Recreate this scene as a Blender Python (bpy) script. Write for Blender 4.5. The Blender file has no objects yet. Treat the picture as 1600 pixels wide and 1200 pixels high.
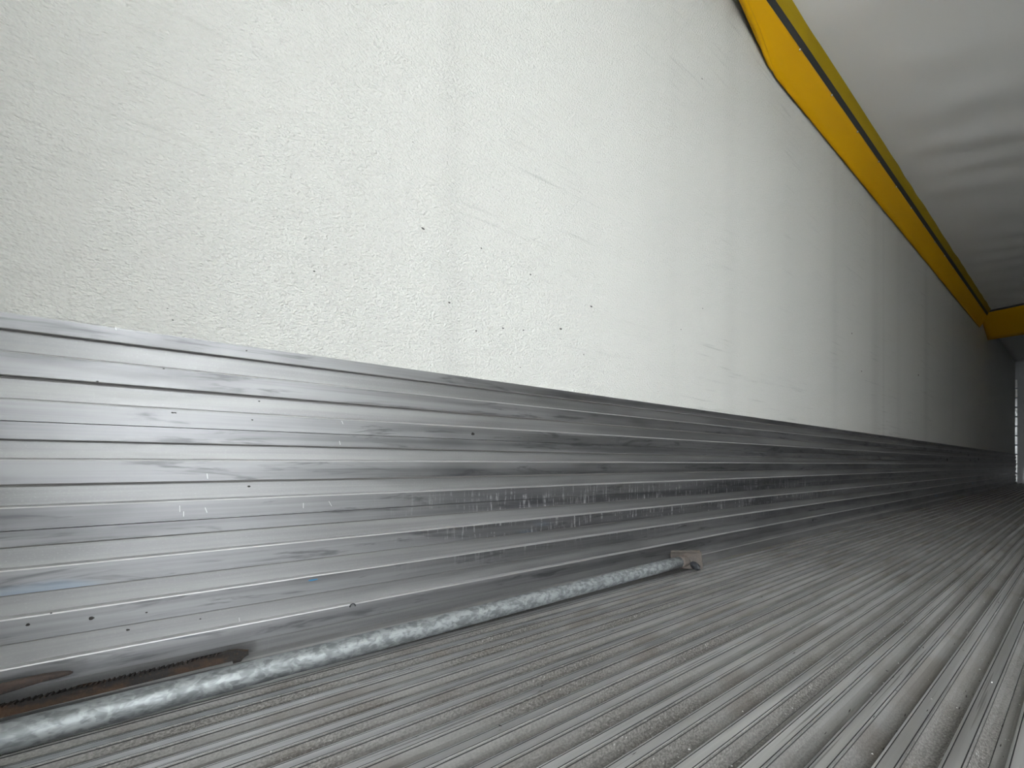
import bpy, bmesh, math, random
from mathutils import Vector, noise

random.seed(7)
SC = bpy.context.scene
COL = SC.collection

# ------------------------------------------------------------------ camera
FPX = 600.0                                   # focal length in pixels of the 1600 px wide frame
YAW = math.atan2(905.0, FPX)                  # the trailer axis vanishes 905 px right of centre
EYE = 0.38
cam = bpy.data.cameras.new('camera')
cam.sensor_width = 36.0
cam.lens = 36.0 * FPX / 1600.0
cam.shift_y = 126.0 / 1600.0
cam.clip_start = 0.02
co = bpy.data.objects.new('camera', cam)
COL.objects.link(co)
co.location = (0, 0, EYE)
co.rotation_euler = (math.radians(90), 0, YAW)
SC.camera = co

# ------------------------------------------------------------------ sky, daylight, exposure
REAR = -0.68                                  # plane of the rear doors
FRONT = 13.08                                 # front bulkhead
XL, XR = -0.868, 1.60                         # faces of the side walls
CEIL = 2.51
XMID = 0.95                                   # edge of the daylight opening, moved right for the light falloff: the other leaf stands open beyond it
w = bpy.data.worlds.new('overcast')
SC.world = w
w.use_nodes = True
bg = w.node_tree.nodes['Background']
bg.inputs[0].default_value = (0.93, 0.97, 1.0, 1)
bg.inputs[1].default_value = 22.0
pl = bpy.data.lights.new('daylight_portal', 'AREA')
pl.shape = 'RECTANGLE'
pl.size = XR - XMID
pl.size_y = CEIL
pl.cycles.is_portal = True
po = bpy.data.objects.new('daylight_portal', pl)
COL.objects.link(po)
po.location = ((XMID + XR) / 2, REAR - 0.02, CEIL / 2)
po.rotation_euler = (math.radians(90), 0, 0)
SC.view_settings.view_transform = 'Standard'
SC.view_settings.look = 'None'
SC.view_settings.exposure = 0.95
SC.view_settings.gamma = 1.0
SC.view_settings.use_curve_mapping = False
SC.cycles.use_denoising = True
SC.cycles.max_bounces = 6
SC.cycles.diffuse_bounces = 4
SC.cycles.glossy_bounces = 4

# ------------------------------------------------------------------ node helpers
class NT:
    def __init__(s, name):
        s.m = bpy.data.materials.new(name)
        s.m.use_nodes = True
        s.t = s.m.node_tree
        s.b = s.t.nodes['Principled BSDF']
        s.co = s.n('ShaderNodeTexCoord').outputs['Object']
    def n(s, k, **kw):
        nd = s.t.nodes.new(k)
        for a, v in kw.items():
            setattr(nd, a, v)
        return nd
    def put(s, sock, v):
        if isinstance(v, bpy.types.NodeSocket):
            s.t.links.new(v, sock)
        elif isinstance(v, (tuple, list)) and len(v) == 3 and sock.type == 'RGBA':
            sock.default_value = (*v, 1)
        else:
            sock.default_value = v
    def map(s, scale, vec=None, rot=(0, 0, 0), loc=(0, 0, 0)):
        nd = s.n('ShaderNodeMapping')
        s.put(nd.inputs[0], vec or s.co)
        nd.inputs['Scale'].default_value = scale
        nd.inputs['Rotation'].default_value = rot
        nd.inputs['Location'].default_value = loc
        return nd.outputs[0]
    def noise(s, scale, vec=None, detail=4, rough=.55, dist=0):
        nd = s.n('ShaderNodeTexNoise')
        s.put(nd.inputs['Vector'], vec or s.co)
        nd.inputs['Scale'].default_value = scale
        nd.inputs['Detail'].default_value = detail
        nd.inputs['Roughness'].default_value = rough
        nd.inputs['Distortion'].default_value = dist
        return nd.outputs[0]
    def voro(s, scale, vec=None, feat='F1', out='Distance'):
        nd = s.n('ShaderNodeTexVoronoi', feature=feat)
        s.put(nd.inputs['Vector'], vec or s.co)
        nd.inputs['Scale'].default_value = scale
        return nd.outputs[out]
    def ramp(s, v, a, b, lo=0., hi=1.):
        nd = s.n('ShaderNodeMapRange', interpolation_type='SMOOTHSTEP')
        s.put(nd.inputs[0], v)
        for i, q in enumerate((a, b, lo, hi)):
            nd.inputs[1 + i].default_value = q
        return nd.outputs[0]
    def math(s, op, a, b=0., c=0.):
        nd = s.n('ShaderNodeMath', operation=op)
        for i, q in enumerate((a, b, c)):
            s.put(nd.inputs[i], q)
        return nd.outputs[0]
    def mix(s, f, a, b):
        nd = s.n('ShaderNodeMix', data_type='RGBA')
        s.put(nd.inputs[0], f)
        s.put(nd.inputs[6], a)
        s.put(nd.inputs[7], b)
        return nd.outputs[2]
    def axis(s, i):
        nd = s.n('ShaderNodeSeparateXYZ')
        s.put(nd.inputs[0], s.co)
        return nd.outputs[i]
    def attr(s, name):
        return s.n('ShaderNodeAttribute', attribute_name=name).outputs['Fac']
    def bump(s, h, strength, dist, normal=None):
        nd = s.n('ShaderNodeBump')
        s.put(nd.inputs['Height'], h)
        nd.inputs['Strength'].default_value = strength
        nd.inputs['Distance'].default_value = dist
        if normal:
            s.put(nd.inputs['Normal'], normal)
        return nd.outputs[0]
    def set(s, **kw):
        for k, v in kw.items():
            s.put(s.b.inputs[{'color': 'Base Color', 'rough': 'Roughness', 'metal': 'Metallic', 'normal': 'Normal',
                              'spec': 'Specular IOR Level', 'trans': 'Transmission Weight', 'sheen': 'Sheen Weight'}[k]], v)
        return s.m

M = {}
# white embossed glass-fibre panel
t = NT('white_glassfibre_panel')
peb = t.noise(215, t.map((1, .8, 1.2)), 1)
scr = t.noise(26, t.map((1, .10, 2.6), rot=(math.radians(14), 0, 0)), 3, .7)
big = t.noise(1.6, t.map((1, 1, .6)), 2)
scrd = t.math('MULTIPLY', t.ramp(scr, .56, .74), t.ramp(big, .45, .62))
stain = t.math('ADD', t.math('MULTIPLY', t.attr('stain'), t.ramp(big, .25, .75, .45, 1.)), t.math('MULTIPLY', scrd, .34))
col = t.mix(stain, (.645, .642, .612), (.25, .25, .245))
M['panel'] = t.set(color=col, rough=.5, spec=.4, normal=t.bump(peb, .8, .006))
# right wall and doors: same sheet without the stain attribute
t = NT('white_glassfibre_plain')
M['panel_plain'] = t.set(color=(.64, .645, .62), rough=.5, spec=.4)

def alu(name, c1, c2, rough, streak, dirt):
    t = NT(name)
    st = t.noise(60, t.map((1, .018, 1)), 3, .65)
    blot = t.noise(5, t.map((1, .35, 1.4)), 3, .6)
    c = t.mix(t.ramp(st, .3, .7), c1, c2)
    c = t.mix(t.math('MULTIPLY', t.ramp(blot, .5, .72), dirt), c, (.11, .11, .115))
    return t, c, t.ramp(st, .3, .7, rough - streak, rough + streak), st, blot

# kick plate grooves: dusty oxidised aluminium
t, c, r, st, bl_ = alu('aluminium_groove', (.31, .31, .315), (.41, .41, .41), .52, .05, .3)
c = t.mix(t.ramp(t.noise(520, t.map((1, .5, 1)), 1), .58, .74, 0, .22), c, (.52, .52, .515))
M['groove'] = t.set(color=c, rough=r, metal=.92)
# kick plate rib faces: burnished by cargo, scuffed, with cross scratches
t, c, r, st, bl_ = alu('aluminium_rib', (.24, .24, .25), (.36, .36, .37), .47, .06, .5)
z = t.axis(2); y = t.axis(1)
band = t.math('MULTIPLY', t.ramp(z, .12, .19), t.ramp(z, .33, .29))
reach = t.math('MULTIPLY', t.ramp(y, .15, .6), t.ramp(y, 3.6, 2.2))
scuff = t.math('MULTIPLY', band, reach)
ticks = t.noise(150, t.map((1, 1, .10), rot=(math.radians(7), 0, 0)), 2, .7)
drag = t.noise(14, t.map((1, .35, 3.0), rot=(math.radians(-10), 0, 0)), 4, .7, .6)
tick = t.math('MULTIPLY', t.math('MULTIPLY', t.ramp(ticks, .54, .66), t.ramp(drag, .40, .56)), scuff)
c = t.mix(t.math('MULTIPLY', scuff, t.ramp(bl_, .35, .65, .3, .75)), c, (.10, .10, .112))
c = t.mix(t.math('MULTIPLY', tick, .8), c, (.72, .72, .74))
c = t.mix(t.math('MULTIPLY', t.ramp(drag, .53, .68), .7), c, (.12, .12, .128))
blue = t.math('MULTIPLY', t.ramp(bl_, .36, .28), t.ramp(z, .30, .16))
c = t.mix(t.math('MULTIPLY', blue, .4), c, (.28, .40, .55))
M['rib'] = t.set(color=c, rough=t.math('ADD', r, t.math('MULTIPLY', tick, .15)), metal=.93)
# floor ridges
t, c, r, st, bl_ = alu('aluminium_floor_ridge', (.58, .58, .58), (.74, .74, .74), .42, .05, .3)
hair = t.noise(210, t.map((1, .012, 1)), 2, .6)
c = t.mix(t.ramp(hair, .60, .68, 0, .6), c, (.16, .155, .15))
M['ridge'] = t.set(color=c, rough=r, metal=.92)
# floor channel: aluminium under trodden-in dirt
t, c, r, st, bl_ = alu('aluminium_floor_channel', (.20, .197, .192), (.28, .275, .268), .62, .05, .3)
grain = t.noise(420, t.map((1, .6, 1)), 2, .7)
c = t.mix(t.ramp(bl_, .38, .62, .1, .85), c, t.mix(t.ramp(grain, .35, .65), (.085, .079, .071), (.24, .23, .215)))
c = t.mix(t.ramp(t.noise(9, t.map((1, .6, 1), loc=(3, 1, 0)), 2), .5, .68, 0, .4), c, (.12, .10, .082))
gl = t.math('MULTIPLY', t.ramp(grain, .68, .74), t.ramp(bl_, .5, .6))
c = t.mix(gl, c, (.7, .7, .68))
M['channel'] = t.set(color=c, rough=.58, metal=.35, normal=t.bump(grain, .4, .002))
# plain aluminium
t, c, r, st, bl_ = alu('aluminium_plain', (.56, .56, .565), (.64, .64, .64), .45, .05, .2)
M['alu'] = t.set(color=c, rough=r, metal=.85)
t = NT('lit_edge'); M['edge'] = t.set(color=(.50, .50, .505), rough=.52, metal=.8)  # light caught along the rib top edges, put in as a paler tone
t = NT('rib_crevice'); M['crevice'] = t.set(color=(.32, .31, .305), rough=.7, metal=.3)  # grey tone of the notches under the ribs
t = NT('black_gap'); M['gap'] = t.set(color=(.02, .02, .02), rough=.8)
# galvanised tube: spangled zinc
t = NT('galvanised_zinc')
v1 = t.voro(135, t.map((1, .6, 1)), 'F1', 'Color')
sep = t.n('ShaderNodeSeparateColor'); t.put(sep.inputs[0], v1)
sp = t.noise(80, t.map((1, .6, 1)), 2, .7, .4)
f = t.math('ADD', t.math('MULTIPLY', sep.outputs[0], .4), t.math('MULTIPLY', t.ramp(sp, .3, .7), .6))
c = t.mix(t.ramp(f, .1, .9), (.21, .225, .231), (.42, .446, .457))
M['zinc'] = t.set(color=c, rough=.52, metal=.55, spec=.35)
def rusty(name, a, b, c3):
    t = NT(name)
    n1 = t.noise(22, t.map((1, .5, 1)), 5, .65); n2 = t.noise(260, None, 3, .7)
    c = t.mix(t.ramp(n1, .42, .6), a, b)
    c = t.mix(t.ramp(n2, .55, .75), c, c3)
    M[name] = t.set(color=c, rough=.82, metal=.15, normal=t.bump(n2, .6, .0015))
rusty('rust_dark', (.036, .033, .032), (.085, .05, .032), (.11, .065, .038))
rusty('rust_pale', (.105, .092, .082), (.135, .11, .095), (.055, .044, .039))
rusty('rust_lever', (.05, .045, .045), (.085, .06, .05), (.14, .085, .06))
# yellow coated fabric
t = NT('yellow_coated_fabric')
lg = t.noise(2.5, t.map((1, .5, 1)), 2)
M['yellow'] = t.set(color=t.mix(lg, (.72, .385, .004), (.64, .33, .003)), rough=.55, spec=.15)
t = NT('shaded_yellow_fabric'); M['yellow_shaded'] = t.set(color=t.mix(t.noise(6, t.map((1, .4, 1)), 2), (.40, .27, .006), (.28, .20, .006)), rough=.6, spec=.2)  # yellow fabric of the upper strip, its shade put into the colour
t = NT('black_rubber'); M['rubber'] = t.set(color=(.022, .024, .028), rough=.6)
t = NT('bright_screw'); M['screw'] = t.set(color=(.8, .8, .78), rough=.25, metal=1.)
t = NT('white_ceiling_sheet'); M['ceiling'] = t.set(color=t.mix(t.noise(1.4, t.map((1, .5, 1)), 2), (.76, .75, .735), (.69, .68, .665)), rough=.55)
t = NT('grey_bulkhead'); M['bulkhead'] = t.set(color=t.mix(t.noise(2, None, 4), (.70, .70, .71), (.60, .60, .61)), rough=.5)
t = NT('dark_steel'); M['steel'] = t.set(color=(.09, .09, .095), rough=.5, metal=.6)
t = NT('bright_trim'); M['trim'] = t.set(color=(.92, .92, .93), rough=.22, metal=.9)
t = NT('yard_concrete'); M['yard'] = t.set(color=t.mix(t.noise(3, None, 5), (.50, .50, .48), (.58, .58, .56)), rough=.9)
t = NT('grey_blocker'); M['blocker'] = t.set(color=(.27, .275, .28), rough=.7)  # for the added block across the yard
t = NT('dark_dirt'); M['dirt'] = t.set(color=(.035, .032, .03), rough=.9)
t = NT('grey_speck'); M['speck'] = t.set(color=(.09, .088, .085), rough=.9)
t = NT('pale_grit'); M['grit'] = t.set(color=(.85, .85, .83), rough=.4)
t = NT('bare_aluminium'); M['bare'] = t.set(color=(.6, .6, .61), rough=.4, metal=.5)
t = NT('grey_scuff'); M['scuff'] = t.set(color=(.27, .27, .265), rough=.7)
t = NT('blue_paint'); M['blue'] = t.set(color=(.05, .22, .42), rough=.5)

# ------------------------------------------------------------------ mesh helpers
def link(name, me, parent=None, mats=(), smooth=False):
    o = bpy.data.objects.new(name, me)
    COL.objects.link(o)
    for m in mats:
        if m.name not in [q.name for q in me.materials]:
            me.materials.append(m)
    if smooth:
        for p in me.polygons:
            p.use_smooth = True
    if parent:
        o.parent = parent
    return o
def from_bm(name, bm, parent=None, mats=(), smooth=False):
    bmesh.ops.recalc_face_normals(bm, faces=bm.faces[:])
    me = bpy.data.meshes.new(name)
    bm.to_mesh(me); bm.free()
    return link(name, me, parent, mats, smooth)
def bx(bm, x0, x1, y0, y1, z0, z1, mi=0):
    v = [bm.verts.new((x, y, z)) for x in (x0, x1) for y in (y0, y1) for z in (z0, z1)]
    for q in ((0, 1, 3, 2), (4, 6, 7, 5), (0, 4, 5, 1), (2, 3, 7, 6), (0, 2, 6, 4), (1, 5, 7, 3)):
        f = bm.faces.new([v[i] for i in q]); f.material_index = mi
def box(name, x0, x1, y0, y1, z0, z1, mat, parent=None, bevel=0.):
    bm = bmesh.new(); bx(bm, x0, x1, y0, y1, z0, z1)
    if bevel:
        bmesh.ops.bevel(bm, geom=bm.edges[:], offset=bevel, segments=2, affect='EDGES', profile=.5)
    return from_bm(name, bm, parent, (mat,))
def extrude(bm, prof, mis, ys):
    """closed (x, z) profile swept along Y; mis = material index of each side"""
    rings = [[bm.verts.new((x, y, z)) for x, z in prof] for y in ys]
    n = len(prof)
    for a, b in zip(rings, rings[1:]):
        for i in range(n):
            j = (i + 1) % n
            f = bm.faces.new((a[i], a[j], b[j], b[i])); f.material_index = mis[i]
    bm.faces.new(rings[0]); bm.faces.new(list(reversed(rings[-1])))
def tube(bm, a, b, r, n=32, caps=True, segs=1):
    a, b = Vector(a), Vector(b); ax = (b - a).normalized()
    u = ax.cross(Vector((0, 0, 1))).normalized(); v = u.cross(ax)
    rings = []
    for k in range(segs + 1):
        c = a.lerp(b, k / segs)
        rings.append([bm.verts.new(c + r * (math.cos(2 * math.pi * i / n) * u + math.sin(2 * math.pi * i / n) * v)) for i in range(n)])
    for p, q in zip(rings, rings[1:]):
        for i in range(n):
            bm.faces.new((p[i], p[(i + 1) % n], q[(i + 1) % n], q[i]))
    if caps:
        bm.faces.new(rings[0]); bm.faces.new(list(reversed(rings[-1])))
def struct(o, label, cat):
    o['kind'] = 'structure'; o['label'] = label; o['category'] = cat
    return o
def tag(o, label, cat, group=None):
    o['label'] = label; o['category'] = cat
    if group: o['group'] = group
    return o
def empty(name, loc):
    o = bpy.data.objects.new(name, None); COL.objects.link(o); o.location = loc
    o.empty_display_size = .1
    return o
def adopt(child, parent):
    child.parent = parent
    child.matrix_parent_inverse = parent.matrix_basis.inverted() if parent.type == 'EMPTY' else child.matrix_parent_inverse
    if parent.type == 'EMPTY':
        bpy.context.view_layer.update()
        child.matrix_parent_inverse = parent.matrix_world.inverted()
    return child
def frange(a, b, n): return [a + (b - a) * i / n for i in range(n + 1)]

# ------------------------------------------------------------------ setting: white side wall with dirt streaks
STAINS = [(.40, .03, .10), (1.72, .05, .09), (1.30, .02, .05), (2.95, .05, .13), (3.75, .10, .17), (3.95, .02, .16), (4.35, .05, .10), (5.3, .08, .16), (6.6, .10, .10), (2.3, .12, .05)]
def wall_panel(name, x0, x1, mat):
    ys = frange(REAR, FRONT, 900)
    bm = bmesh.new()
    lay = bm.verts.layers.float.new('stain')
    rows = []
    for y in ys:
        s = sum(a * math.exp(-((y - c) / wd) ** 2) for c, wd, a in STAINS) + .05 * max(0, noise.noise(Vector((y * 3.1, 0, 7)))) + .03 * max(0, noise.noise(Vector((y * 14, 0, 3))))
        r = []
        for x, z in ((x0, -.02), (x0, CEIL + .03), (x1, CEIL + .03), (x1, -.02)):
            v = bm.verts.new((x, y, z)); v[lay] = s; r.append(v)
        rows.append(r)
    for a, b in zip(rows, rows[1:]):
        for i in range(4):
            bm.faces.new((a[i], a[(i + 1) % 4], b[(i + 1) % 4], b[i]))
    bm.faces.new(rows[0]); bm.faces.new(list(reversed(rows[-1])))
    return from_bm(name, bm, None, (mat,))
wl = struct(wall_panel('wall_left', XL - .06, XL, M['panel']), 'white embossed panel wall with faint dirt streaks above the ribbed metal kick plate', 'wall')
wr = struct(wall_panel('wall_right', XR + .06, XR, M['panel_plain']), 'white embossed panel wall facing the pole side across the floor', 'wall')

# ceiling: slack white sheet with diagonal ripples
bm = bmesh.new()
nx, ny = 44, 300
g = []
for j in range(ny + 1):
    y = REAR + (FRONT - REAR) * j / ny
    row = []
    for i in range(nx + 1):
        x = XL + (XR - XL) * i / nx
        d = -.637 * x + .77 * y
        amp = .007 * min(1, 6 * min(i / nx, 1 - i / nx) + .15)
        z = CEIL + amp * (math.sin(d * 2 * math.pi / .33 + 5.5 * noise.noise(Vector((x * .9, y * .8, 0)))) * (.6 + .8 * noise.noise(Vector((x * 2, y * .9, 5)))) + 1.5 * noise.noise(Vector((x * 2.2 + 9, y * 2.2, 1))))
        row.append(bm.verts.new((x, y, z)))
    g.append(row)
for a, b in zip(g, g[1:]):
    for i in range(nx):
        bm.faces.new((a[i], b[i], b[i + 1], a[i + 1]))
ce = from_bm('ceiling', bm, None, (M['ceiling'],), True)
sm = ce.modifiers.new('thickness', 'SOLIDIFY'); sm.thickness = .02; sm.offset = 1
struct(ce, 'white rippled ceiling sheet above the yellow fabric duct', 'ceiling')

# ------------------------------------------------------------------ ribbed aluminium kick plate, four interlocking planks per side
def zz(y0): return EYE - (y0 - 726) * .000907
XRIB, XGR = -.855, -.8635
# (top, bottom) of each rib face, read upwards from the photograph
RIBS = [(zz(486), zz(512)), (zz(547.5), zz(585)), (zz(622.5), zz(686)), (zz(718), zz(758)), (zz(794), zz(857)), (zz(893), zz(933)), (zz(970), zz(1010)), (zz(1048), zz(1085))]
SEAM = [zz(486), zz(657), zz(831), zz(1010) - .002, -.012]
def kick_profile(z1, z0):
    """profile of one plank from its top z1 to its bottom z0: list of (depth, z, material)"""
    pts = []
    first = True
    for a, b in RIBS:
        if a <= z0 or b >= z1: continue
        cut_top, cut_bot = a >= z1 - .0015, b < z0 + .0005
        ta = min(a, z1 - .0006); tb = max(b, z0 + .0006)
        if cut_top:
            pts += [(XRIB, ta, 1)]
        else:
            if first: pts.append((XGR, z1 - .0006, 0))
            pts += [(XGR, ta + .0028, 2), (XRIB - .0010, ta + .0004, 2), (XRIB, ta - .0014, 1)]
        if cut_bot:
            pts += [(XRIB, tb, 0)]
        else:
            wn = .0032 if abs(b - zz(585)) < .001 or abs(b - zz(758)) < .001 else .0016
            pts += [(XRIB, tb + .001, 3), (XRIB - .0008, tb, 3), (XGR - .0012, tb - .0004, 3), (XGR - .0012, tb - wn, 3), (XGR, tb - wn - .0004, 0)]
        first = False
    return pts
kick_mats = (M['groove'], M['rib'], M['edge'], M['crevice'])
def build_kick(parent, mirror=None):
    for k in range(4):
        z1, z0 = SEAM[k], SEAM[k + 1]
        pts = kick_profile(z1, z0)
        if k == 3:                                    # bottom plank ends in a small outward lip on the floor
            pts += [(XGR, .032, 0), (-.850, .0268, 2), (-.8455, .0242, 0), (-.8445, -.011, 0)]
        prof = [(x, z) for x, z, m in pts] + [(XL - .002, pts[-1][1]), (XL - .002, pts[0][1])]
        mis = [m for x, z, m in pts]
        mis[-1] = 0
        mis += [0, 0]
        if mirror is not None:
            prof = [(XR + XL - x, z) for x, z in prof]
        bm = bmesh.new()
        extrude(bm, prof, mis, frange(REAR, FRONT - .02, 12))
        from_bm('plank', bm, parent, kick_mats)
bl = struct(box('baseboard_left', XL - .012, XL - .0022, REAR, FRONT, -.01, zz(490), M['gap']), 'ribbed aluminium kick plate of four planks along the foot of the white wall', 'kick plate')
build_kick(bl)
br = struct(box('baseboard_right', XR + .0022, XR + .012, REAR, FRONT, -.01, zz(490), M['gap']), 'ribbed aluminium kick plate along the far right wall', 'kick plate')
build_kick(br, True)

# ------------------------------------------------------------------ floor: ridged aluminium planks, four ridges each
fl = struct(box('floor', XL - .02, XR + .02, REAR, FRONT, -.05, -.017, M['gap']), 'ridged grey aluminium floor with dirt in its channels', 'floor')
PER = .0465
RW = .0178
X0 = -.0589
DEP = -.0125
def floor_plank(k0, nr):
    """ridges k0 .. k0+nr-1 counted to the right; left edges at X0 + k*PER"""
    pts = []                                           # (x, z, material to the next point)
    for k in range(k0, k0 + nr):
        x = X0 + k * PER
        l0 = x - .0012
        pts += [(x - .013, DEP - .0005, 1), (x - .006, DEP + .0006, 1), (x - .0016, DEP + .003, 1), (l0, -.0012, 0), (l0 + .0009, -.0002, 0),
                (x + .0016, 0, 3), (x + .0021, -.0011, 3), (x + .0027, 0, 0),
                (x + RW - .0030, 0, 3), (x + RW - .0024, -.0010, 3), (x + RW - .0018, 0, 0), (x + RW - .0003, -.0002, 1),
                (x + RW + .0004, -.0016, 3), (x + RW + .0010, -.0030, 1), (x + RW + .006, DEP + .0026, 1), (x + RW + .0125, DEP, 1)]
    pts[0] = (pts[0][0] - (PER - RW - .0255) / 2 + .0004, pts[0][1], 1)
    pts[-1] = (pts[-1][0] + (PER - RW - .0255) / 2 - .0004, pts[-1][1], 1)
    prof = [(x, z) for x, z, m in pts] + [(pts[-1][0], -.0165), (pts[0][0], -.0165)]
    mis = [m for x, z, m in pts]; mis[-1] = 1; mis += [1, 1]
    bm = bmesh.new()
    extrude(bm, list(reversed(prof)), list(reversed(mis[:-1])) + [1], frange(REAR, FRONT - .02, 6))
    return bm
mats_f = (M['ridge'], M['channel'], M['alu'], M['gap'])
base = None
for k0 in range(-16, 32, 4):
    if base is None:
        base = from_bm('plank', floor_plank(k0, 4), fl, mats_f)
        me = base.data
    else:
        o = bpy.data.objects.new('plank', me); COL.objects.link(o); o.parent = fl
        o.location.x = (k0 + 16) * PER
# edge planks closing the floor against both walls
xa = X0 - 16 * PER - .0138
box('edge_plank', -.844, xa - .0004, REAR, FRONT - .02, -.0165, -.0075, M['channel'], fl)
xb = X0 + 31 * PER + RW + .0137
box('edge_plank', xb + .0004, XR + XL + .844, REAR, FRONT - .02, -.0165, -.0075, M['channel'], fl)

# ------------------------------------------------------------------ front bulkhead
wf = struct(box('wall_front', XL - .06, XR + .06, FRONT, FRONT + .06, -.05, CEIL + .03, M['bulkhead']), 'grey front bulkhead at the far end of the trailer', 'wall')
n = 11
for i in range(n):                                     # bright corner profile, jointed
    z0, z1 = .02 + i * 2.14 / n, .02 + (i + 1) * 2.14 / n - .03
    bm = bmesh.new()
    pr = [(XL + .001, FRONT - .05), (XL + .028, FRONT - .045), (XL + .030, FRONT - .004), (XL + .001, FRONT - .004)]
    vs = [[bm.verts.new((x, y, z)) for x, y in pr] for z in (z0, z1)]
    for i2 in range(4):
        bm.faces.new((vs[0][i2], vs[0][(i2 + 1) % 4], vs[1][(i2 + 1) % 4], vs[1][i2]))
    bm.faces.new(vs[0]); bm.faces.new(vs[1])
    from_bm('corner_profile', bm, wf, (M['trim'],))
box('kick_plate', XL + .09, XR - .09, FRONT - .02, FRONT - .002, .02, .30, M['alu'], wf)
box('panel_sheet', XL + .1, XR - .1, FRONT - .012, FRONT - .002, .31, 1.30, M['bulkhead'], wf)
box('panel_sheet', XL + .1, XR - .1, FRONT - .012, FRONT - .002, 1.312, 2.45, M['bulkhead'], wf)
hb = bmesh.new()
for a in ((.0, .95, 1.93, 1.945), (.0, .95, 2.36, 2.375), (.0, .015, 1.93, 2.375), (.935, .95, 1.93, 2.375)):
    bx(hb, XL + .30 + a[0], XL + .30 + a[1], FRONT - .022, FRONT - .0125, a[2] - .08, a[3] - .08)
from_bm('hatch_frame', hb, wf, (M['steel'],))

# ------------------------------------------------------------------ rear doors and frame (behind the camera; closed leaf widened to shape the light, right leaf open)
dl = box('door_1', XL - .06, XMID, REAR - .09, REAR - .005, -.05, CEIL + .03, M['panel_plain'], None, .004)
struct(dl, 'closed white rear door leaf behind the pole side', 'door')
for z in (.35, 1.2, 2.1):
    box('hinge', XL + .01, XL + .13, REAR - .0055, REAR + .006, z, z + .07, M['alu'], dl, .002)
box('seal', XMID - .03, XMID + .004, REAR - .06, REAR - .001, -.03, CEIL, M['rubber'], dl)
do = box('door_2', XR + .11, XR + .19, REAR - .12, REAR + 1.12, -.05, CEIL + .03, M['panel_plain'], None, .004)
struct(do, 'white rear door leaf swung open along the outside of the trailer', 'door')
fr = bmesh.new()
bx(fr, XR, XR + .1, REAR - .09, REAR - .002, -.05, CEIL + .12); bx(fr, XMID + .01, XR, REAR - .09, REAR - .002, CEIL - .01, CEIL + .12); bx(fr, XMID + .01, XR, REAR - .09, REAR - .002, -.2, -.012)
struct(from_bm('trim_1', fr, None, (M['steel'],)), 'dark steel frame of the rear door opening', 'frame')
yd = bmesh.new(); bx(yd, -30, 30, -26, 18, -1.4, -1.25)
struct(from_bm('yard', yd, None, (M['yard'],)), 'grey concrete yard outside the open trailer door', 'ground')

wb = bmesh.new(); bx(wb, -30, 30, -26, -12, -1.3, 3.1)  # unseen block added to keep low sky light out of the opening
wh = struct(from_bm('sky_blocker', wb, None, (M['blocker'],)), 'unseen grey block added across the yard to dim the low sky', 'light blocker')
for x in range(-28, 29, 8):
    box('blocker_panel', x, x + 3.0, -12.06, -11.98, -1.25, 2.2, M['steel'], wh)

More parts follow.
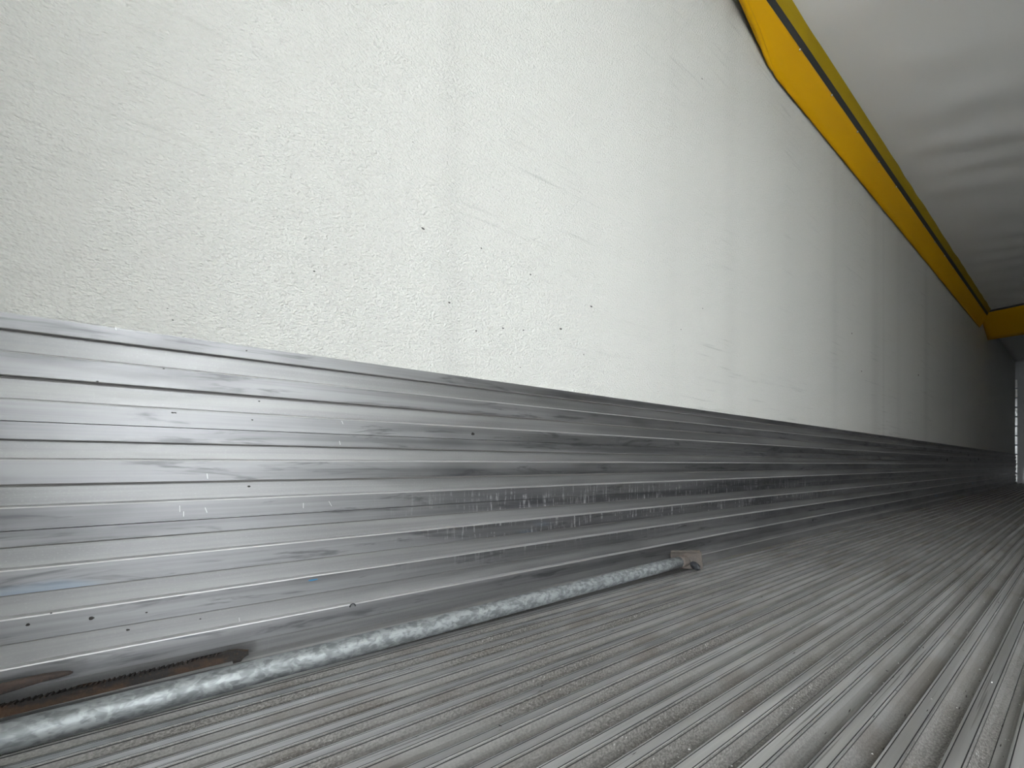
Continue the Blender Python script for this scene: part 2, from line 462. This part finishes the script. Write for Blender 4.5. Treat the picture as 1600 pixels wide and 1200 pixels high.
# ------------------------------------------------------------------ yellow fabric duct along the top of the wall
VAL = 8.4                                              # transverse valance
def spread(y):
    kn = ((1.0, .06), (1.3, .10), (1.5, .17), (1.7, .30), (1.9, .57), (2.06, .90), (2.13, 1.0), (99, 1.0))
    for (a, p), (b, q) in zip(kn, kn[1:]):
        if y <= b:
            return p + (q - p) * (y - a) / (b - a)
def duct(mirror, y_start, parent_label):
    root = empty('fabric_duct', (XL if not mirror else XR, y_start, CEIL))
    mx = (lambda x: XR + XL - x) if mirror else (lambda x: x)
    E2 = EYE
    ys = frange(y_start, VAL - .03, 170)
    bm = bmesh.new()
    rows = []
    for y in ys:
        k = 1.0
        if not mirror:
            k = spread(y)
        wob = .004 * noise.noise(Vector((y * 1.7, 1, 0))) + .0015 * math.sin(y * 9)
        top = (-.790, E2 + 2.042)
        pr = []
        for (x, z) in ((-.861, 1.910), (-.853, 1.912), (-.8395, 1.936 + wob), (-.834, 1.948 + wob), (-.820, 1.975), (-.806, 2.006), (-.794, 2.034), top):
            z += E2 if z < 2.1 and (x, z) != top else 0
            pr.append((top[0] + (x - top[0]) * (.25 * k ** .5 + .75 * k), top[1] + (z - top[1]) * k + (0 if x > -.8 else (1 - k) * .004 * math.sin(y * 21))))
        rows.append([bm.verts.new((mx(x), y, z)) for x, z in pr])
    for a, b in zip(rows, rows[1:]):
        for i in range(len(a) - 1):
            bm.faces.new((a[i], a[i + 1], b[i + 1], b[i]))
    sk = from_bm('skirt', bm, None, (M['yellow'],), True)
    md = sk.modifiers.new('thickness', 'SOLIDIFY'); md.thickness = .0012
    adopt(sk, root)
    if not mirror:                                     # the slack near end of the skirt is folded back on itself
        for q, (dx, dz, ye) in enumerate(((-.012, .000, 2.10), (-.020, .006, 2.02))):
            bm = bmesh.new(); rows = []
            for y in frange(y_start, ye, 40):
                k = spread(y)
                bx_, bz_ = -.790 + (-.0665) * (.25 * k ** .5 + .75 * k), E2 + 2.042 - .132 * k
                pinch = min(1., (ye - y) / .10) ** .5
                pts = []
                for s in range(7):
                    a = math.pi * s / 6
                    pts.append((max(bx_ + dx * pinch * (1 - math.cos(a)) / 2 + .004 * math.cos(a), -.8655), bz_ + dz - .009 * math.sin(a) * pinch + .012 * (s == 6)))
                rows.append([bm.verts.new((x, y, z)) for x, z in pts])
            for a, b in zip(rows, rows[1:]):
                for i in range(len(a) - 1):
                    bm.faces.new((a[i], a[i + 1], b[i + 1], b[i]))
            fo = from_bm('fold', bm, None, (M['yellow'],), True)
            md = fo.modifiers.new('thickness', 'SOLIDIFY'); md.thickness = .001
            adopt(fo, root)
    bm = bmesh.new()                                   # dark keder rail between the two fabric strips
    extrude(bm, [(mx(x), E2 + z) for x, z in ((-.7935, 2.047), (-.781, 2.080), (-.800, 2.092), (-.812, 2.055))], [0] * 4, [y_start, VAL - .03])
    adopt(from_bm('rail', bm, None, (M['rubber'],)), root)
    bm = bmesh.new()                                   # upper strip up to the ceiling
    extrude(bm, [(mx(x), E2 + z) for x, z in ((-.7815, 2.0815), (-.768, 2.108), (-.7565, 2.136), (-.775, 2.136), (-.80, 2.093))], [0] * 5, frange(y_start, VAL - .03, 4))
    adopt(from_bm('upper_strip', bm, None, (M['yellow_shaded'],)), root)
    y = 2.216 - .42 * 2
    sm_ = None
    while y < VAL - .1:
        if y > y_start:
            if sm_ is None:
                b2 = bmesh.new(); bmesh.ops.create_uvsphere(b2, u_segments=8, v_segments=5, radius=.006)
                so = from_bm('screw', b2, None, (M['screw'],), True); sm_ = so.data
            else:
                so = bpy.data.objects.new('screw', sm_); COL.objects.link(so)
            so.location = (mx(-.7905), y, E2 + 2.034); adopt(so, root)
        y += .42
    tag(root, parent_label, 'duct')
    return root
duct(False, 1.05, 'yellow fabric duct with screwed edge along the top of the white wall')
duct(True, 1.05, 'yellow fabric duct along the top of the opposite right wall')
# valance hanging across the trailer
root = empty('fabric_valance', ((XL + XR) / 2, VAL, CEIL))
bm = bmesh.new(); rows = []
for i in range(61):
    u = i / 60; x = XL + .004 + (XR - XL - .008) * u
    sag = .03 * math.sin(math.pi * min(1, u * 1.0))
    col_ = []
    for j in range(9):
        v = j / 8
        z = CEIL - .006 - v * (.24 + sag)
        yy = VAL + .8 * v + .012 * math.sin(u * 31 + v * 2) * v
        col_.append(bm.verts.new((x, yy, z)))
    rows.append(col_)
for a, b in zip(rows, rows[1:]):
    for j in range(8):
        bm.faces.new((a[j], a[j + 1], b[j + 1], b[j]))
o = from_bm('cloth', bm, None, (M['yellow'],), True); md = o.modifiers.new('thickness', 'SOLIDIFY'); md.thickness = .0015
adopt(o, root)
adopt(box('rail', XL + .004, XR - .004, VAL - .012, VAL + .004, CEIL - .03, CEIL - .006, M['rubber']), root)
tag(root, 'yellow fabric valance hanging across the ceiling near the far end', 'valance')

# ------------------------------------------------------------------ galvanised cargo pole lying along the kick plate
R = .0195
PA, PB = Vector((-.7837, -.64, R)), Vector((-.8105, 1.30, .034))
root = empty('cargo_pole', (-.8, .4, 0))
bm = bmesh.new(); tube(bm, PA, PB - (PB - PA).normalized() * .045, R, 40, True, 12)
adopt(from_bm('tube', bm, None, (M['zinc'],), True), root)
ax = (PB - PA).normalized()
bm = bmesh.new(); tube(bm, PB - ax * .052, PB - ax * .006, R * 1.07, 32, True, 3)
for v in bm.verts:
    v.co += Vector((noise.noise(v.co * 90), noise.noise(v.co * 90 + Vector((9, 0, 0))), noise.noise(v.co * 90 + Vector((0, 9, 0))))) * .0016
adopt(from_bm('end_collar', bm, None, (M['rust_pale'],), True), root)
# rusty foot plate, welded across the end
c4 = [Vector(q) for q in ((-.851, 1.258, .0625), (-.759, 1.300, .0765), (-.751, 1.303, .0135), (-.849, 1.264, .0015))]
nrm = (c4[1] - c4[0]).cross(c4[3] - c4[0]).normalized()
if nrm.y < 0: nrm = -nrm
ring = []
ctr = sum(c4, Vector()) / 4
for i in range(4):                                      # rounded corners
    p, a, b = c4[i], c4[i - 1], c4[(i + 1) % 4]
    da, db = (a - p).normalized() * .009, (b - p).normalized() * .009
    for s in range(5):
        k = s / 4
        ring.append((p + da) * (1 - k) ** 2 + p * 2 * k * (1 - k) + (p + db) * k ** 2)
bm = bmesh.new()
f0 = [bm.verts.new(p) for p in ring]; f1 = [bm.verts.new(p + nrm * .007) for p in ring]
bm.faces.new(f0); bm.faces.new(list(reversed(f1)))
for i in range(len(ring)):
    j = (i + 1) % len(ring)
    bm.faces.new((f0[i], f1[i], f1[j], f0[j]))
adopt(from_bm('foot_plate', bm, None, (M['rust_pale'],)), root)
bm = bmesh.new()                                        # bent flange towards the camera along the top edge
a, b = c4[0].lerp(c4[1], .04), c4[0].lerp(c4[1], .97)
vs = [bm.verts.new(q) for q in (a, b, b - nrm * .012 + Vector((0, 0, -.001)), a - nrm * .012 + Vector((0, 0, -.001)))]
up = Vector((0, 0, .004)); vt = [bm.verts.new(v.co + up) for v in vs]
bm.faces.new(vs); bm.faces.new(list(reversed(vt)))
for i in range(4):
    bm.faces.new((vs[i], vs[(i + 1) % 4], vt[(i + 1) % 4], vt[i]))
adopt(from_bm('flange', bm, None, (M['rust_pale'],)), root)
bm = bmesh.new()
p = c4[2].lerp(c4[3], .22)
bmesh.ops.create_icosphere(bm, subdivisions=2, radius=.016)
for v in bm.verts:
    v.co = Vector((v.co.x * 1.2, v.co.y * .55, v.co.z * .9)) * (1 + .5 * noise.noise(v.co * 70)) + p + Vector((0, -.006, .012))
adopt(from_bm('rubber_pad', bm, None, (M['rubber'],)), root)
bm = bmesh.new()                                        # lumpy weld bead
wc = PB - ax * .012; u = ax.cross(Vector((0, 0, 1))).normalized(); v_ = u.cross(ax)
rings = []
for i in range(28):
    a = 2 * math.pi * i / 28; rr = R * 1.1 + .0016 * noise.noise(Vector((i * .8, 0, 0)))
    d = math.cos(a) * u + math.sin(a) * v_
    rings.append([bm.verts.new(wc + d * (rr + .004 * math.cos(2 * math.pi * j / 6)) + ax * .004 * math.sin(2 * math.pi * j / 6)) for j in range(6)])
for i in range(28):
    for j in range(6):
        bm.faces.new((rings[i][j], rings[i][(j + 1) % 6], rings[(i + 1) % 28][(j + 1) % 6], rings[(i + 1) % 28][j]))
adopt(from_bm('weld', bm, None, (M['rust_pale'],), True), root)
tag(root, 'galvanized steel cargo pole with rusty foot plate lying along the kick plate', 'pole')

# ------------------------------------------------------------------ rusty ratchet bar with lever, lying in the nook behind the pole
root = empty('ratchet_bar', (-.83, -.25, .03))
bm = bmesh.new()
def rack_pt(y, h, t):                                   # along, height on the bar, thickness
    k = (y + .295) / .26
    return Vector((-.8235 + t - .004 * (y + .3), y, .0357 + .0055 * k + h))
prof = []
y = -.52
pitch = .0057
prof.append((-.52, 0))
ye = -.052
bot_end = -.020
prof += [(bot_end - .016, 0), (bot_end - .015, -.005), (bot_end - .004, -.005), (bot_end, .0005), (-.013, .0040), (-.013, .0085), (-.030, .0150), (ye + .010, .0168), (ye, .0152)]
y = ye - .004
while y > -.515:
    prof += [(y, .0128), (y - .0010, .0160)]
    prof += [(y - pitch + .0004, .0130)]
    y -= pitch
prof.append((-.52, .0128))
v0 = [bm.verts.new(rack_pt(yy, h, .0055)) for yy, h in prof]
v1 = [bm.verts.new(rack_pt(yy, h, -.0055)) for yy, h in prof]
bm.faces.new(v0); bm.faces.new(list(reversed(v1)))
for i in range(len(prof)):
    j = (i + 1) % len(prof)
    bm.faces.new((v0[i], v1[i], v1[j], v0[j]))
bmesh.ops.triangulate(bm, faces=[f for f in bm.faces if len(f.verts) > 4])
adopt(from_bm('toothed_rack', bm, None, (M['rust_dark'],)), root)
bm = bmesh.new()                                        # flat curved lever
path = [(-.50, .052, .010, .004), (-.40, .056, .0095, .004), (-.33, .063, .0088, .0042), (-.295, .0695, .0078, .0045), (-.275, .0725, .0068, .005), (-.255, .0742, .0055, .005), (-.238, .0742, .0042, .0045), (-.229, .0738, .0028, .003), (-.2255, .0736, .0010, .001)]
rings = []
for yy, zc, hh, th in path:
    ring = []
    for i in range(12):
        a = 2 * math.pi * i / 12
        ring.append(bm.verts.new((-.8265 + (yy + .3) * .02 + th * math.copysign(abs(math.cos(a)) ** .7, math.cos(a)), yy, zc + .002 + hh * math.copysign(abs(math.sin(a)) ** .7, math.sin(a)))))
    rings.append(ring)
for a, b in zip(rings, rings[1:]):
    for i in range(12):
        bm.faces.new((a[i], a[(i + 1) % 12], b[(i + 1) % 12], b[i]))
bm.faces.new(rings[0]); bm.faces.new(list(reversed(rings[-1])))
adopt(from_bm('lever', bm, None, (M['rust_lever'],), True), root)
hs = bmesh.new(); bx(hs, -.8360, -.8130, -.535, -.46, .030, .066)
bmesh.ops.bevel(hs, geom=hs.edges[:], offset=.003, segments=2, affect='EDGES')
adopt(from_bm('housing', hs, None, (M['rust_dark'],)), root)
tag(root, 'rusty toothed ratchet bar with lever lying between pole and kick plate', 'ratchet bar')

# ------------------------------------------------------------------ small things: clips, specks, grit, scuffs
def unproject(px, py, X):
    a, b = (px - 800) / FPX, -(py - 726) / FPX
    c, s = math.cos(YAW), math.sin(YAW)
    d = Vector((a * c - s, a * s + c, b))
    return Vector((0, 0, EYE)) + d * (X / d.x)
def blob(bm, p, ry, rz, proud, n=9):
    c = bm.verts.new(p + Vector((proud, 0, 0)))
    rg = []
    for i in range(n):
        a = 2 * math.pi * i / n; k = .75 + .5 * random.random()
        rg.append(bm.verts.new(p + Vector((.0001, ry * k * math.cos(a), rz * k * math.sin(a)))))
    for i in range(n):
        bm.faces.new((c, rg[i], rg[(i + 1) % n]))
# dirt specks stuck to the white wall
bm = bmesh.new()
for px, py, s in ((491, 424, 1.5), (661, 357, 2.2), (702, 473, 1.6), (786, 513, 1.6), (744, 517, 1.3), (752, 388, 1.2), (829, 429, 1.4), (924, 479, 1.8), (876, 514, 2.0), (818, 516, 1.3), (912, 554, 1.0), (813, 574, 1.0), (645, 222, .8), (472, 16, .8), (1331, 521, 1.8), (1346, 580, 1.4), (1435, 586, 2.2), (270, 500, 1.0), (262, 482, .9), (1064, 515, .9), (1098, 482, .9), (1097, 123, 1.2), (1185, 10, .01)):
    p = unproject(px, py, XL)
    m = 928.6 / (1705 - px) / 600
    blob(bm, p, s * m * 1.3, s * m * .8, .0006)
o = from_bm('dirt_speck', bm, wl, (M['speck'],)); o['kind'] = 'stuff'
bm = bmesh.new()                                        # specks on the kick plate
for px, py, s in ((143, 966, 3.0), (44, 976, 2.4), (200, 984, 2.0), (80, 958, 1.3), (229, 957, 1.3), (313, 967, 1.2), (450, 1050 - 91, 1.0), (389, 760, 1.8), (256, 576, 1.2), (385, 548, 1.3), (152, 596, 1.4), (405, 627, 1.2), (739, 678, 3.0), (270, 645, 1.6), (274, 645, 1.4), (394, 656, 1.3), (1480, 718, 3), (1513, 711, 3), (1529, 718, 3.4), (1516, 719, 2.4), (495, 1024, 1.), (607, 976, 1.4), (146, 1068, 1.), (1270, 813, 2.)):
    zq = unproject(px, py, -.859).z
    on = any(b - .001 <= zq <= a + .001 for a, b in RIBS)
    p = unproject(px, py, XRIB if on else XGR)
    m = 928.6 / (1705 - px) / 600
    blob(bm, p, s * m * 1.1, s * m * .8, .0006)
o = from_bm('dirt_speck', bm, bl, (M['dirt'],)); o['kind'] = 'stuff'
bm = bmesh.new()                                        # pale nicks in the ribs
for px, py, s in ((324, 744, 4), (281, 795, 5), (287, 803, 4), (322, 797, 4), (474, 790, 4), (516, 787, 4), (531, 692, 3), (535, 660, 2.5), (374, 968, 3), (1411, 697, 4), (1405, 760, 2.4), (181, 513, 2.5)):
    p = unproject(px, py, XRIB)
    m = 928.6 / (1705 - px) / 600
    lean = random.uniform(-.5, .5)
    a, b = p + Vector((.0002, -lean * s * m, -s * m)), p + Vector((.0002, lean * s * m, s * m))
    wd = Vector((0, .5 * m, 0))
    vs = [bm.verts.new(q) for q in (a - wd, a + wd, b + wd, b - wd)]
    bm.faces.new(vs)
o = from_bm('nick', bm, bl, (M['bare'],)); o['kind'] = 'stuff'
bm = bmesh.new()
p = unproject(490, 906, XRIB); blob(bm, p, .009, .0016, .0003)
o = from_bm('paint_mark', bm, bl, (M['blue'],)); o['label'] = 'small blue paint mark'
# dark ring caught on the top edge of a rib
root_p = unproject(551, 947, XRIB + .0016)
bm = bmesh.new(); rings = []
for i in range(18):
    a = math.pi * (-.08 + 1.16 * i / 17)
    cc = Vector((0, math.cos(a) * .0052, math.sin(a) * .0048))
    d = Vector((0, math.cos(a), math.sin(a)))
    rings.append([bm.verts.new(cc + .0012 * (math.cos(2 * math.pi * j / 8) * d + math.sin(2 * math.pi * j / 8) * Vector((1, 0, 0)))) for j in range(8)])
for a, b in zip(rings, rings[1:]):
    for j in range(8):
        bm.faces.new((a[j], a[(j + 1) % 8], b[(j + 1) % 8], b[j]))
bm.faces.new(rings[0]); bm.faces.new(list(reversed(rings[-1])))
o = from_bm('wire_clip', bm, None, (M['rubber'],), True); o.location = root_p
tag(o, 'tiny black arched clip stuck on a kick plate rib above the pole', 'clip')
# loose grit and husks on the floor
def ridge_z(x):
    q = ((x - X0) % PER)
    if q < RW: return .0
    q -= RW
    return DEP + .0035 * min(1, abs(q - .0145) / .0145) ** 3
bm = bmesh.new()
def bits(mi, n, rx, ry, rz, ylim, turn=math.pi):
    for i in range(n):
        y = -.3 + ylim * random.random() ** 1.6
        x = random.uniform(-.75, .9)
        if random.random() < .7:                        # most of it gathers in the channels
            k = round((x - X0) / PER); x = X0 + k * PER + RW + random.uniform(.004, .026)
        zf = ridge_z(x)
        s = random.uniform(.5, 1.5); a = random.uniform(0, turn)
        ca, sa = math.cos(a), math.sin(a)
        vs = []
        for (u, v, q) in ((1, 0, 0), (0, 1, 0), (-1, 0, 0), (0, -1, 0), (0, 0, 1)):
            px, py = u * rx * s, v * ry * s
            vs.append(bm.verts.new((x + px * ca - py * sa, y + px * sa + py * ca, zf + .0001 + q * rz * s)))
        fs = [bm.faces.new((vs[i2], vs[(i2 + 1) % 4], vs[4])) for i2 in range(4)] + [bm.faces.new((vs[3], vs[2], vs[1], vs[0]))]
        for f in fs: f.material_index = mi
bits(0, 2400, .0011, .0009, .0009, 4.5)
bits(1, 520, .0024, .0007, .0008, 4.5)
bits(1, 1300, .0006, .0065, .0004, 4.0, .12)
o = from_bm('floor_debris', bm, None, (M['grit'], M['dirt']))
o['kind'] = 'stuff'; o['label'] = 'loose pale grit and dark husks scattered over the ridged floor'; o['category'] = 'debris'
